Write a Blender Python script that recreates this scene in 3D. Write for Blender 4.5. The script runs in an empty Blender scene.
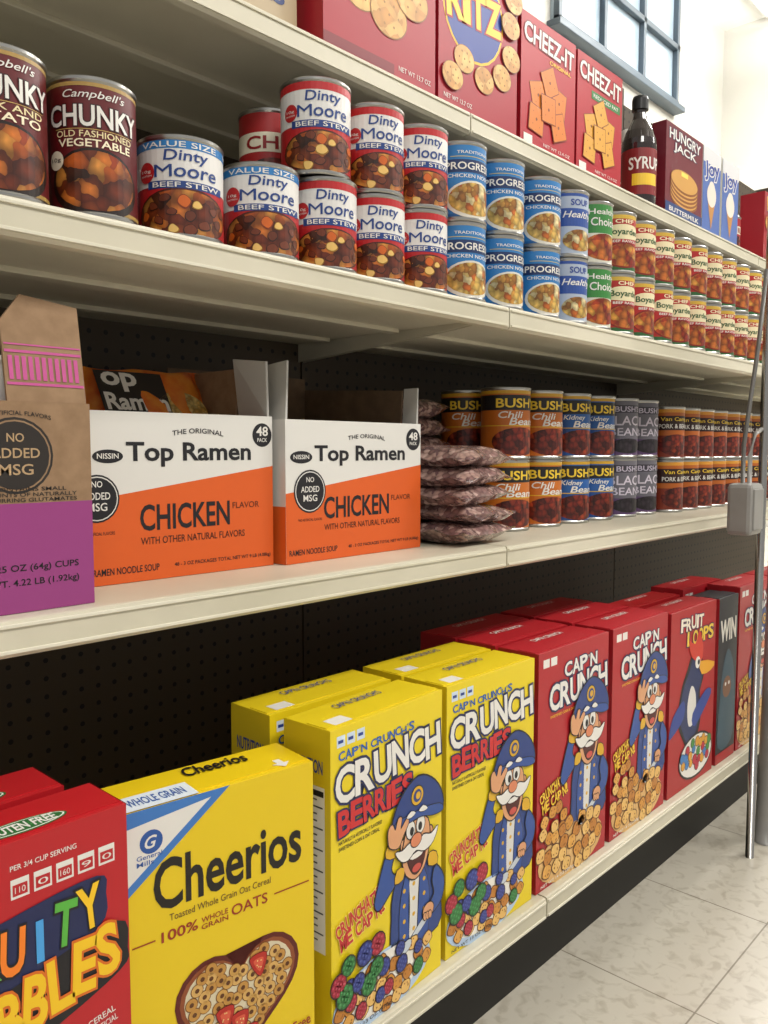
import bpy, bmesh, math, random
from mathutils import Vector, Matrix
random.seed(7)
EPS=.00016
scene=bpy.context.scene
scene.view_settings.view_transform='Standard'

# ------------------------------------------------------------------ materials
def lin(h):
    h=h.lstrip('#'); o=[]
    for i in (0,2,4):
        c=int(h[i:i+2],16)/255
        o.append(c/12.92 if c<=.04045 else ((c+.055)/1.055)**2.4)
    return (*o,1)
MC={}
def mat(hx,rough=.42,metal=0,coat=0,emit=0):
    k=(hx,rough,metal,coat,emit)
    if k in MC: return MC[k]
    m=bpy.data.materials.new('print_'+hx.strip('#')+('_m' if metal else ''))
    m.use_nodes=True
    b=m.node_tree.nodes['Principled BSDF']
    b.inputs['Base Color'].default_value=lin(hx)
    b.inputs['Roughness'].default_value=rough
    b.inputs['Metallic'].default_value=metal
    b.inputs['Coat Weight'].default_value=coat
    if emit:
        b.inputs['Emission Color'].default_value=lin(hx); b.inputs['Emission Strength'].default_value=emit
    MC[k]=m; return m
def food(name,cols,scale=120,edge=.5,rough=.4,coat=0,bump=0,dist=.006):
    m=bpy.data.materials.new(name); m.use_nodes=True
    nt=m.node_tree;N=nt.nodes;Lk=nt.links;b=N['Principled BSDF']
    tc=N.new('ShaderNodeTexCoord')
    no=N.new('ShaderNodeTexNoise'); no.inputs['Scale'].default_value=scale*.9; no.inputs['Detail'].default_value=2
    Lk.new(tc.outputs['Object'],no.inputs['Vector'])
    sc=N.new('ShaderNodeVectorMath'); sc.operation='SCALE'; sc.inputs['Scale'].default_value=dist
    Lk.new(no.outputs['Color'],sc.inputs[0])
    ad=N.new('ShaderNodeVectorMath'); ad.operation='ADD'; Lk.new(tc.outputs['Object'],ad.inputs[0]); Lk.new(sc.outputs[0],ad.inputs[1])
    v=N.new('ShaderNodeTexVoronoi'); v.inputs['Scale'].default_value=scale
    Lk.new(ad.outputs[0],v.inputs['Vector'])
    sp=N.new('ShaderNodeSeparateColor'); Lk.new(v.outputs['Color'],sp.inputs[0])
    r=N.new('ShaderNodeValToRGB'); r.color_ramp.interpolation='CONSTANT'
    e=r.color_ramp.elements
    e[0].position=0; e[0].color=lin(cols[0]); e[1].position=1/len(cols); e[1].color=lin(cols[1])
    for i,cx in enumerate(cols[2:],2):
        q=e.new(i/len(cols)); q.color=lin(cx)
    Lk.new(sp.outputs[0],r.inputs[0])
    mr=N.new('ShaderNodeMapRange'); mr.inputs['From Min'].default_value=0.0; mr.inputs['From Max'].default_value=.75
    mr.inputs['To Min'].default_value=1.15; mr.inputs['To Max'].default_value=edge
    Lk.new(v.outputs['Distance'],mr.inputs['Value'])
    mx=N.new('ShaderNodeVectorMath'); mx.operation='SCALE'
    Lk.new(r.outputs[0],mx.inputs[0]); Lk.new(mr.outputs[0],mx.inputs['Scale'])
    Lk.new(mx.outputs[0],b.inputs['Base Color'])
    b.inputs['Roughness'].default_value=rough; b.inputs['Coat Weight'].default_value=coat
    if bump:
        bp=N.new('ShaderNodeBump'); bp.inputs['Strength'].default_value=bump; bp.inputs['Distance'].default_value=.003
        bp.invert=True
        Lk.new(v.outputs['Distance'],bp.inputs['Height']); Lk.new(bp.outputs[0],b.inputs['Normal'])
    return m
def noisy(name,c1,c2,scale,rough=.5,detail=4,bump=0,lo=.35,hi=.65):
    m=bpy.data.materials.new(name); m.use_nodes=True
    nt=m.node_tree;N=nt.nodes;Lk=nt.links;b=N['Principled BSDF']
    g=N.new('ShaderNodeNewGeometry'); n=N.new('ShaderNodeTexNoise')
    n.inputs['Scale'].default_value=scale; n.inputs['Detail'].default_value=detail
    Lk.new(g.outputs['Position'],n.inputs['Vector'])
    r=N.new('ShaderNodeValToRGB'); e=r.color_ramp.elements
    e[0].position=lo;e[0].color=lin(c1);e[1].position=hi;e[1].color=lin(c2)
    Lk.new(n.outputs['Fac'],r.inputs[0]); Lk.new(r.outputs[0],b.inputs['Base Color'])
    b.inputs['Roughness'].default_value=rough
    if bump:
        bp=N.new('ShaderNodeBump'); bp.inputs['Strength'].default_value=bump; bp.inputs['Distance'].default_value=.002
        Lk.new(n.outputs['Fac'],bp.inputs['Height']); Lk.new(bp.outputs[0],b.inputs['Normal'])
    return m
WHITE='#E4E1DA';BLACK='#17151A';RED='#B81C20';YEL='#E6CC18';BLUE='#1F3C8C';NAVY='#1B2450'
STEEL=mat('#A9A8A4',.28,1)
STEW=food('stew_print',['#7A3412','#B8581A','#4A2410','#9A3C18','#D08A3A','#6A280E','#C87028'],75,.3,dist=.012)
NOOD=food('soup_print',['#D9B25A','#E8C878','#A87030','#D49A45','#C96A28','#EAD7A0'],110,.4,dist=.01)
PASTA=food('pasta_print',['#B8401C','#D86A2A','#E0A040','#9A2A14','#C8702C'],90,.35,dist=.01)
BEAN=food('bean_print',['#6B1D14','#8C2E1C','#4E140E','#A23E22'],105,.3)
DBEAN=food('black_bean_print',['#2A2228','#3A3038','#1A161A'],110,.4)
BBAG=food('dry_beans',['#96726E','#B6948A','#7C5E60','#CCACA2','#8A6A66'],130,.6,.2,.9,.4)
CRACK=food('cracker_print',['#D8A04A','#E2B25E','#C98C38'],60,.8)
CREAM=noisy('cream_painted_steel','#C2BCA6','#D6D0BC',3,.4,6)
CREAM2=noisy('ticket_moulding','#CEC8B2','#DFDAC8',2,.35,5)
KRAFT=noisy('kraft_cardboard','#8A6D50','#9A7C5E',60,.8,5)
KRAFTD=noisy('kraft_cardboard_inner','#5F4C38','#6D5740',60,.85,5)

# ------------------------------------------------------------------ text -> 2d mesh
GC={}
def glyph(s,off,sh):
    k=(s,off,sh)
    if k in GC: return GC[k]
    cu=bpy.data.curves.new('t','FONT'); cu.body=s; cu.offset=off; cu.shear=sh; cu.resolution_u=3
    o=bpy.data.objects.new('t',cu); scene.collection.objects.link(o)
    bpy.context.view_layer.update()
    me=o.evaluated_get(bpy.context.evaluated_depsgraph_get()).to_mesh()
    vs=[(v.co.x,v.co.y) for v in me.vertices]; fs=[tuple(p.vertices) for p in me.polygons]
    o.evaluated_get(bpy.context.evaluated_depsgraph_get()).to_mesh_clear()
    bpy.data.objects.remove(o); bpy.data.curves.remove(cu)
    xs=[v[0] for v in vs] or [0,1]; ys=[v[1] for v in vs] or [0,1]
    GC[k]=(vs,fs,(min(xs),min(ys),max(xs),max(ys))); return GC[k]

def smooth(p,n=4):
    o=[];N=len(p)
    for i in range(N):
        a,b,c,d=p[i-1],p[i],p[(i+1)%N],p[(i+2)%N]
        for j in range(n):
            t=j/n
            o.append(tuple(.5*((2*b[k])+(-a[k]+c[k])*t+(2*a[k]-5*b[k]+4*c[k]-d[k])*t*t+(-a[k]+3*b[k]-3*c[k]+d[k])*t**3) for k in (0,1)))
    return o
def grow(p,d):
    A=sum(p[i-1][0]*p[i][1]-p[i][0]*p[i-1][1] for i in range(len(p)))
    sg=1 if A>0 else -1; o=[]
    for i in range(len(p)):
        a=p[i-1];c=p[(i+1)%len(p)]
        dx,dy=c[0]-a[0],c[1]-a[1];l=math.hypot(dx,dy) or 1
        o.append((p[i][0]+sg*d*dy/l,p[i][1]-sg*d*dx/l))
    return o
class Art:
    def __init__(s,W,H,x0=0): s.W=W;s.H=H;s.x0=x0;s.items=[]
    def _m(s,u,v): return (s.x0+u*s.W, v*s.H)
    def polym(s,pts,m,L): s.items.append(([tuple(p) for p in pts],[tuple(range(len(pts)))],M_(m),L))
    def poly(s,pts,m,L=1,sm=0):
        p=[s._m(*q) for q in pts]
        if sm: p=smooth(p,sm)
        s.polym(p,m,L)
    def rect(s,u0,v0,u1,v1,m,L=1): s.poly([(u0,v0),(u1,v0),(u1,v1),(u0,v1)],m,L)
    def ell(s,u,v,r,m,L=1,ry=None,n=24,rot=0):
        cx,cy=s._m(u,v); rx=r*s.W; ry=(ry if ry is not None else r)*s.W;cr,sr=math.cos(rot),math.sin(rot)
        pts=[]
        for i in range(n):
            a=2*math.pi*i/n;x=rx*math.cos(a);y=ry*math.sin(a); pts.append((cx+x*cr-y*sr,cy+x*sr+y*cr))
        s.polym(pts,m,L)
    def text(s,t,u0,v0,u1,v1,m,L=2,b=.0,o=None,rot=0,sh=0,arc=0):
        _,_,bb=glyph(t,0,sh)
        X0,Y0=s._m(u0,v0);X1,Y1=s._m(u1,v1);cx,cy=(X0+X1)/2,(Y0+Y1)/2
        r=math.radians(rot);cr,sr=math.cos(r),math.sin(r)
        jobs=[(m,b,L)]
        if o: jobs=[(o[0],o[1],L),(m,b,L+1)]
        for mm,off,l in jobs:
            vs,fs,_=glyph(t,off,sh); out=[]
            for x,y in vs:
                tx=(x-bb[0])/(bb[2]-bb[0]);ty=(y-bb[1])/(bb[3]-bb[1])
                px=X0+tx*(X1-X0);py=Y0+ty*(Y1-Y0)+arc*(Y1-Y0)*(1-(2*tx-1)**2)
                dx,dy=px-cx,py-cy
                out.append((cx+dx*cr-dy*sr,cy+dx*sr+dy*cr))
            s.items.append((out,fs,M_(mm),l))
    def band(s,v0,v1,R,m,L=1):
        s.polym([(-math.pi*R*.998,v0*s.H),(math.pi*R*.998,v0*s.H),(math.pi*R*.998,v1*s.H),(-math.pi*R*.998,v1*s.H)],m,L)
def M_(m): return mat(m) if isinstance(m,str) else m

class M:
    def __init__(s): s.v=[];s.f=[];s.m=[];s.mats=[];s.sm=[]
    def mi(s,m):
        m=M_(m)
        if m not in s.mats: s.mats.append(m)
        return s.mats.index(m)
    def add(s,vs,fs,m,sm=False):
        o=len(s.v);s.v+= [tuple(v) for v in vs];k=s.mi(m)
        for f in fs: s.f.append(tuple(i+o for i in f));s.m.append(k);s.sm.append(sm)
    def box(s,x0,y0,z0,x1,y1,z1,m,bev=0,fn=None):
        bm=bmesh.new();bmesh.ops.create_cube(bm,size=1)
        for v in bm.verts: v.co=Vector((x0+(v.co.x+.5)*(x1-x0),y0+(v.co.y+.5)*(y1-y0),z0+(v.co.z+.5)*(z1-z0)))
        if bev: bmesh.ops.bevel(bm,geom=bm.edges[:],offset=bev,segments=2,affect='EDGES',profile=.5)
        bm.verts.index_update()
        vs=[v.co.copy() for v in bm.verts]
        if fn: vs=[fn(v) for v in vs]
        s.add(vs,[[v.index for v in f.verts] for f in bm.faces],m); bm.free()
    def lathe(s,prof,ms,n=40,c=(0,0,0),sm=True):
        for i in range(len(prof)-1):
            (r0,z0),(r1,z1)=prof[i],prof[i+1];vs=[];fs=[]
            for j in range(n):
                a=2*math.pi*j/n
                vs.append((c[0]+r0*math.cos(a),c[1]+r0*math.sin(a),c[2]+z0));vs.append((c[0]+r1*math.cos(a),c[1]+r1*math.sin(a),c[2]+z1))
            for j in range(n):
                k=(j+1)%n
                if r0<1e-6: fs.append((2*j,2*k+1,2*j+1))
                elif r1<1e-6: fs.append((2*j,2*k,2*j+1))
                else: fs.append((2*j,2*k,2*k+1,2*j+1))
            s.add(vs,fs,ms[i] if isinstance(ms,list) else ms,sm)
    def tube(s,pts,r,m,n=14):
        pts=[Vector(p) for p in pts];vs=[];fs=[]
        for i,p in enumerate(pts):
            d=(pts[min(i+1,len(pts)-1)]-pts[max(i-1,0)]).normalized()
            a=d.orthogonal().normalized() if abs(d.z)<.9 else Vector((1,0,0)); a=(a-d*a.dot(d)).normalized();b=d.cross(a)
            for j in range(n):
                t=2*math.pi*j/n; vs.append(p+a*r*math.cos(t)+b*r*math.sin(t))
        for i in range(len(pts)-1):
            for j in range(n):
                k=(j+1)%n; fs.append((i*n+j,i*n+k,(i+1)*n+k,(i+1)*n+j))
        fs.append(tuple(range(n)));fs.append(tuple((len(pts)-1)*n+j for j in range(n)))
        s.add(vs,fs,m,True)
    def art(s,A,fn):
        for vs,fs,m,L in A.items: s.add([fn(x,y,L*EPS) for x,y in vs],fs,m)
    def artcyl(s,A,R):
        bm=bmesh.new()
        for vs,fs,m,L in A.items:
            k=s.mi(m); bv=[bm.verts.new((x,y,L*EPS)) for x,y in vs]
            for f in fs:
                try: bf=bm.faces.new([bv[i] for i in f]); bf.material_index=k
                except Exception: pass
        st=math.radians(9)*R; n=int(math.pi*R/st)
        for i in range(-n,n+1):
            bmesh.ops.bisect_plane(bm,geom=bm.verts[:]+bm.edges[:]+bm.faces[:],plane_co=(i*st,0,0),plane_no=(1,0,0))
        bm.verts.index_update();o=len(s.v)
        for v in bm.verts:
            r=R+v.co.z;a=v.co.x/R; s.v.append((r*math.sin(a),-r*math.cos(a),v.co.y))
        for f in bm.faces:
            s.f.append(tuple(v.index+o for v in f.verts));s.m.append(f.material_index);s.sm.append(False)
        bm.free()
    def mesh(s,name):
        me=bpy.data.meshes.new(name);me.from_pydata(s.v,[],s.f)
        for m in s.mats: me.materials.append(m)
        me.polygons.foreach_set('material_index',s.m);me.polygons.foreach_set('use_smooth',s.sm);me.update();return me
def put(name,me,loc=(0,0,0),rz=0,rx=0,ry=0):
    if isinstance(me,M): me=me.mesh(name)
    o=bpy.data.objects.new(name,me);scene.collection.objects.link(o);o.location=loc
    o.rotation_euler=(math.radians(rx),math.radians(ry),math.radians(rz));return o

# ------------------------------------------------------------------ carton
def nutri(A,u0,v0,u1,v1,L=1):
    A.rect(u0,v0,u1,v1,WHITE,L)
    A.rect(u0+.02,v1-.03,u1-.02,v1-.012,BLACK,L+1)
    n=int((v1-v0)/.022)
    for i in range(2,n): A.rect(u0+.04,v1-i*.022,u1-.04-(.12 if i%3 else .0),v1-i*.022+.005,'#444444',L+1)
def carton(W,H,Dp,col,front=None,side=None,top=None,backcol=None):
    """origin = front-left-bottom corner, front faces -Y"""
    m=M(); m.box(0,0,0,W,Dp,H,col,.0012)
    if front:
        A=Art(W,H);front(A);m.art(A,lambda x,y,z:(x,-z-.00005,y))
    if side:
        A=Art(Dp,H);side(A);m.art(A,lambda x,y,z:(-z-.00005,Dp-x,y))
        A=Art(Dp,H);side(A);m.art(A,lambda x,y,z:(W+z+.00005,x,y))
    A=Art(W,Dp)
    A.rect(.01,.52,.99,.535,'#5A4A30' if col!=WHITE else '#999999',1)
    m.art(A,lambda x,y,z:(x,y,H+z+.00005))
    m.box(.002,Dp*.1,H-.0002,W-.002,Dp*.53,H+.0009,col,0)
    if top:
        A=Art(W,Dp);top(A);m.art(A,lambda x,y,z:(x,y,H+.0009+z))
    return m
def scatter(A,inside,n,r,fn,box,seed=1):
    rn=random.Random(seed);pts=[];k=0
    while len(pts)<n and k<6000:
        k+=1;u=rn.uniform(box[0],box[2]);v=rn.uniform(box[1],box[3])
        if not inside(u,v): continue
        x,y=A._m(u,v)
        if all(math.hypot(x-a,y-b)>r*A.W for a,b in pts): pts.append((x,y));fn(u,v,rn)
SKIN='#D89C70'
def capn(A,u0,v0,s):
    W=A.W
    def T(p): return [(u0*W+x*s*W,v0*A.H+y*s*W) for x,y in p]
    def op(p,c,L,o=.018,sm=3):
        q=smooth(T(p),sm) if sm else T(p)
        A.polym(grow(q,o*s*W),BLACK,L);A.polym(q,c,L+1)
    def el(x,y,rx,ry,c,L,rot=0,o=0):
        pts=[]
        for i in range(18):
            a=2*math.pi*i/18;X=rx*math.cos(a);Y=ry*math.sin(a);pts.append((x+X*math.cos(rot)-Y*math.sin(rot),y+X*math.sin(rot)+Y*math.cos(rot)))
        q=T(pts)
        if o:A.polym(grow(q,o*s*W),BLACK,L);L+=1
        A.polym(q,c,L)
    CO='#233F80';CO2='#2C4E96'
    op([(.22,-.25),(.16,.2),(.18,.45),(.3,.66),(.55,.7),(.82,.66),(1.0,.45),(1.04,.1),(1.0,-.25)],CO,5)
    op([(.47,-.2),(.45,.3),(.5,.66),(.64,.66),(.62,.3),(.58,-.2)],'#DAD8D2',7)
    op([(.3,-.22),(.3,.3),(.42,.62),(.47,.3),(.44,-.22)],CO2,7,.01);op([(.62,-.22),(.64,.3),(.68,.62),(.82,.3),(.8,-.22)],CO2,7,.01)
    for y in (.45,.28,.1,-.07): el(.54,y,.025,.025,'#D8A820',9); el(.37,y-.02,.025,.025,'#D8A820',9); el(.73,y-.02,.025,.025,'#D8A820',9)
    # saluting arm
    op([(.28,.62),(.1,.5),(-.06,.4),(-.13,.5),(-.04,.75),(.08,.98),(.2,.95),(.14,.78),(.2,.68),(.3,.7)],CO2,9)
    op([(.05,.93),(.2,.88),(.25,.98),(.08,1.05)],'#D8A820',11,.01,2)
    op([(.1,1.03),(.24,.98),(.32,1.08),(.42,1.2),(.38,1.25),(.28,1.17),(.3,1.29),(.24,1.3),(.19,1.19),(.14,1.27),(.08,1.24),(.07,1.14)],SKIN,21,.014)
    # epaulettes
    op([(.2,.58),(.34,.58),(.36,.7),(.24,.72)],'#D8A820',11,.012,2);op([(.8,.56),(.97,.52),(.95,.66),(.82,.7)],'#D8A820',13,.012,2)
    # other arm holding the spoon
    op([(.95,.5),(1.1,.3),(1.06,.06),(.86,-.04),(.8,.06),(.92,.18),(.88,.35)],CO2,11)
    op([(.8,.02),(.84,-.05),(.5,-.22),(.42,-.2)],'#C4CCD4',9,.008,2);el(.4,-.22,.1,.06,'#C4CCD4',11,.3,.01)
    el(.8,.03,.1,.085,SKIN,13,0,.014)
    for k in range(3): el(.735+.045*k,-.02-.004*k,.028,.045,SKIN,15+k,.2,.01)
    # head
    op([(.36,.98),(.33,.8),(.4,.6),(.56,.5),(.72,.58),(.81,.78),(.82,1.0),(.74,1.15),(.45,1.15)],SKIN,11)
    el(.84,.92,.05,.09,SKIN,9,0,.014);el(.34,.95,.035,.07,SKIN,9,0,.012)
    # mouth
    op([(.43,.8),(.48,.62),(.58,.55),(.69,.62),(.73,.82)],'#4A0E10',13,.01)
    el(.58,.62,.08,.045,'#C84C42',15);op([(.46,.79),(.5,.74),(.66,.74),(.7,.8)],WHITE,15,.004,2)
    # moustache
    op([(.56,.83),(.42,.77),(.3,.8),(.2,.93),(.32,.91),(.46,.95),(.57,.9),(.7,.96),(.84,.92),(.97,.97),(.88,.82),(.72,.77)],WHITE,17,.014)
    el(.56,.95,.095,.075,'#D8825A',19,0,.012)
    # eyes
    el(.47,1.09,.075,.1,WHITE,14,0,.012);el(.65,1.1,.075,.1,WHITE,14,0,.012)
    el(.49,1.07,.035,.05,BLACK,16);el(.64,1.08,.035,.05,BLACK,16)
    # hat
    op([(.16,1.2),(.2,1.38),(.36,1.56),(.6,1.66),(.84,1.57),(1.02,1.38),(1.06,1.16),(.86,1.15),(.66,1.2),(.44,1.2)],'#223C7E',17,.02)
    op([(.18,1.18),(.44,1.19),(.66,1.19),(.88,1.13),(1.06,1.13),(1.0,1.22),(.7,1.27),(.42,1.27),(.22,1.27)],CO2,19,.01)
    op([(.38,1.26),(.46,1.31),(.54,1.27),(.46,1.24)],WHITE,23,.008,2);op([(.6,1.27),(.68,1.31),(.76,1.25),(.68,1.24)],WHITE,23,.008,2)
    el(.58,1.45,.105,.105,'#D8A820',19,0,.012);el(.58,1.45,.072,.072,'#223C7E',21);el(.59,1.45,.042,.042,'#D8A820',22)
DK={'#A8243A':('#7A1426','#C24A5E'),'#2F7A3C':('#1E5428','#4C985A'),'#34408C':('#222A64','#5260A8')}
def raspberry(A,u,v,rr,c,L):
    d,l=DK[c];A.ell(u,v,rr,'#1E0E10',L,n=14);A.ell(u,v,rr*.9,d,L+1,n=14)
    for ring,cnt in ((.62,8),(.25,4)):
        for k in range(cnt):
            a=2*math.pi*k/cnt+ring;x=u+ring*rr*math.cos(a);y=v+ring*rr*math.sin(a)*A.W/A.H
            A.ell(x,y,rr*.25,c,L+2,n=8);A.ell(x-.05*rr,y+.05*rr*A.W/A.H,rr*.1,l,L+3,n=6)
def berries(A,u0,v0,u1,v1,n,seed,r=.045,cols=('#A8243A','#2F7A3C','#34408C'),L=9):
    def f(u,v,rn):
        c=rn.choice(cols);rr=r*rn.uniform(.85,1.15)
        if c in DK: raspberry(A,u,v,rr,c,L)
        else:
            A.ell(u,v,rr,'#2A1410',L,n=12);A.ell(u,v,rr*.88,c,L+1,n=12)
    cx,cy=(u0+u1)/2,(v0+v1)/2
    scatter(A,lambda u,v:((u-cx)/((u1-u0)/2))**2+((v-cy)/((v1-v0)/2))**2<1,n,r*1.4,f,(u0,v0,u1,v1),seed)
def crunchpieces(A,u0,v0,u1,v1,n,seed,r=.055,L=9):
    def f(u,v,rn):
        a0=rn.uniform(0,1.5);c=rn.choice(['#CF8E34','#DDA24A','#BE7A2A','#E6B868'])
        for q,cc,l in ((1,'#5E320C',L),(.86,c,L+1)):
            x,y=A._m(u,v);pp=[]
            for i in range(4):
                a=a0+math.pi/2*i; pp.append((x+q*r*A.W*math.cos(a)*1.1,y+q*r*A.W*math.sin(a)))
            A.polym(smooth(pp,3),cc,l)
        for k in range(4):
            a=rn.uniform(0,6.3);A.ell(u+.45*r*math.cos(a),v+.45*r*math.sin(a)*A.W/A.H,r*.12,'#9A5E1C',L+2,n=6)
    cx,cy=(u0+u1)/2,(v0+v1)/2
    scatter(A,lambda u,v:((u-cx)/((u1-u0)/2))**2+((v-cy)/((v1-v0)/2))**2<1,n,r*1.5,f,(u0,v0,u1,v1),seed)
def letters(A,word,u0,v0,u1,v1,fill,out,L,b=.03,ob=.11,amp=.0,tilt=0):
    """hand-lettered word: every letter its own size and tilt"""
    wd={'I':.5,"'":.35,'!':.45,' ':.5}
    tot=sum(wd.get(ch,1) for ch in word);x=u0;rn=random.Random(word)
    tw=math.tan(math.radians(tilt))*A.W/A.H
    for i,ch in enumerate(word):
        w=(u1-u0)*wd.get(ch,1)/tot;c=x+w/2;x+=w
        if ch==' ': continue
        if ch in 'I': k=.5
        else: k=.88
        dz=amp*math.sin(math.pi*(c-u0)/(u1-u0))+rn.uniform(-.003,.003)+tw*(c-(u0+u1)/2)
        if ch=="'":
            h=v1-v0
            A.poly([(c-w*.3,v1+dz),(c+w*.3,v1+dz),(c,v1+dz-h*.38)],out,L);A.poly([(c-w*.2,v1+dz-h*.03),(c+w*.2,v1+dz-h*.03),(c,v1+dz-h*.3)],fill,L+1);continue
        A.text(ch,c-w*k/2,v0+dz,c+w*k/2,v1+dz+rn.uniform(-.003,.005),fill,L,b,(out,ob),rot=tilt+rn.uniform(-4,4))
def f_berries(A):
    A.rect(0,0,1,1,YEL,0.5)
    for i in range(3): A.rect(.05+i*.08,.94,.115+i*.08,.975,'#C9D8E8',1);A.rect(.06+i*.08,.952,.1+i*.08,.962,BLUE,2)
    letters(A,"CAP'N CRUNCH'S",.06,.9,.72,.926,'#1F5FB0','#1F5FB0',3,.02,.02,0,1)
    letters(A,'CRUNCH',.03,.77,.98,.875,WHITE,NAVY,6,.03,.085,.01,2)
    letters(A,'BERRIES',.05,.675,.70,.75,'#C8282A',NAVY,9,.03,.085,.004,2)
    A.text('NATURALLY & ARTIFICIALLY FLAVORED',.06,.638,.42,.65,BLACK,3,.01)
    A.text('SWEETENED CORN & OAT CEREAL',.06,.618,.4,.63,BLACK,3,.01)
    capn(A,.42,.235,.54)
    letters(A,"CRUNCHATIZE",.03,.375,.45,.418,'#C0242A','#F6E47A',8,.03,.07,0,14)
    letters(A,"ME CAP'N!",.06,.322,.43,.366,'#C0242A','#F6E47A',8,.03,.07,0,12)
    A.ell(.44,.10,.44,'#B4CBE6',6,ry=.2);A.ell(.44,.11,.39,'#ECE8DE',7,ry=.165)
    crunchpieces(A,.02,.02,.9,.19,28,3,.05,10)
    berries(A,.04,.03,.84,.2,11,13,.05,('#A8243A','#2F7A3C','#34408C'),14)
    berries(A,.03,.13,.40,.29,8,5,.066,('#A8243A','#2F7A3C','#34408C'),18)
    A.text('NET WT 13 OZ (370g)',.05,.012,.5,.028,BLACK,15,.01)
def f_crunch(A):
    A.rect(0,0,1,1,'#AE1C26',.5)
    for i in range(2): A.rect(.06+i*.1,.935,.14+i*.1,.97,WHITE,1)
    letters(A,"CAP'N",.34,.873,.82,.93,WHITE,NAVY,4,.03,.085,0,2)
    letters(A,'CRUNCH',.14,.75,.98,.85,WHITE,NAVY,6,.03,.085,.008,2)
    A.text('SWEETENED CORN & OAT CEREAL',.16,.715,.6,.726,'#F2C230',3,.01)
    capn(A,.38,.275,.57)
    letters(A,"CRUNCHATIZE",.03,.40,.42,.44,'#F2C230','#5A0A10',8,.03,.07,0,14)
    letters(A,"ME CAP'N!",.06,.345,.4,.388,'#F2C230','#5A0A10',8,.03,.07,0,12)
    A.ell(.48,.10,.46,'#D8AC6C',6,ry=.2)
    crunchpieces(A,.02,.02,.94,.24,34,3,.064,11);crunchpieces(A,.04,.2,.42,.33,9,8,.055,15)
    A.text('NET WT 14 OZ (397g)',.05,.012,.5,.028,WHITE,15,.01)
def heart(cx,cy,s,n=44):
    o=[]
    for i in range(n):
        t=2*math.pi*i/n;x=16*math.sin(t)**3;y=13*math.cos(t)-5*math.cos(2*t)-2*math.cos(3*t)-math.cos(4*t);o.append((cx+x*s/17,cy+y*s/17))
    return o
def f_cheer(A):
    A.rect(0,0,1,1,'#E6C616',.5)
    A.poly([(0,1),(0,.79),(.46,1)],WHITE,2);A.poly([(.46,1),(.52,1),(0,.762),(0,.79)],'#3E78C0',2);A.poly([(0,1),(0,.955),(.46,.985),(.46,1)],'#3E78C0',3)
    A.ell(.12,.905,.055,'#2A56A0',3);A.text('G',.09,.888,.145,.922,WHITE,4,.02,sh=.3)
    A.text('General',.05,.86,.17,.873,'#2A56A0',3,.01);A.text('Mills',.05,.842,.13,.855,'#2A56A0',3,.01)
    A.text('Cheerios',.13,.70,.92,.84,'#1A1410',3,.02)
    A.text('Toasted Whole Grain Oat Cereal',.2,.66,.74,.68,'#6A4A20',3,.004)
    A.text('100%',.16,.605,.34,.635,'#9A2A1C',3,.015);A.text('WHOLE',.36,.618,.5,.634,'#9A2A1C',3,.01);A.text('GRAIN',.36,.598,.5,.613,'#9A2A1C',3,.01)
    A.text('OATS',.52,.603,.72,.635,'#9A2A1C',3,.01);A.rect(.02,.618,.13,.622,'#9A2A1C',3);A.rect(.76,.618,.97,.622,'#9A2A1C',3)
    cx,cy=.56*A.W,.345*A.H;hs=.34*A.W
    h=heart(cx,cy,hs);A.polym(grow(h,.012*A.W*2),'#5E1812',3);A.polym(h,'#8E4A26',4);A.polym(heart(cx,cy,hs*.93),'#D9CDAE',5)
    hh=heart(cx,cy,hs*.88)
    def inside(u,v):
        x,y=A._m(u,v);r=False
        for i in range(len(hh)):
            a,b=hh[i-1],hh[i]
            if (a[1]>y)!=(b[1]>y) and x<(b[0]-a[0])*(y-a[1])/(b[1]-a[1])+a[0]: r=not r
        return r
    def ring(u,v,rn):
        if rn.random()<.1:
            x,y=A._m(u,v);q=smooth([(x-.05*A.W,y+.04*A.W),(x+.045*A.W,y+.045*A.W),(x+.01*A.W,y-.065*A.W)],4)
            A.polym(grow(q,.004*A.W),'#6A1410',12);A.polym(q,'#B8281E',13);A.polym([(.6*(a-x)+x,.6*(b-y)+y) for a,b in q],'#D8583E',14)
            for k in range(5): A.ell(u+rn.uniform(-.025,.025),v+rn.uniform(-.012,.015),.004,'#F0D890',15,n=5)
            return
        A.ell(u,v,.034,'#7A4A18',7,n=14);A.ell(u,v,.030,rn.choice(['#CC9C50','#C08C42','#D6AA62']),8,n=14);A.ell(u,v,.012,'#5E3410',9,n=8)
    scatter(A,inside,130,.045,ring,(.1,.1,1,.62),4)
    A.text('Gluten Free',.68,.14,.97,.175,'#9A2A1C',9,.01,rot=8)
    A.text('CAN HELP LOWER CHOLESTEROL',.1,.06,.9,.085,BLACK,3,.01)
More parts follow.
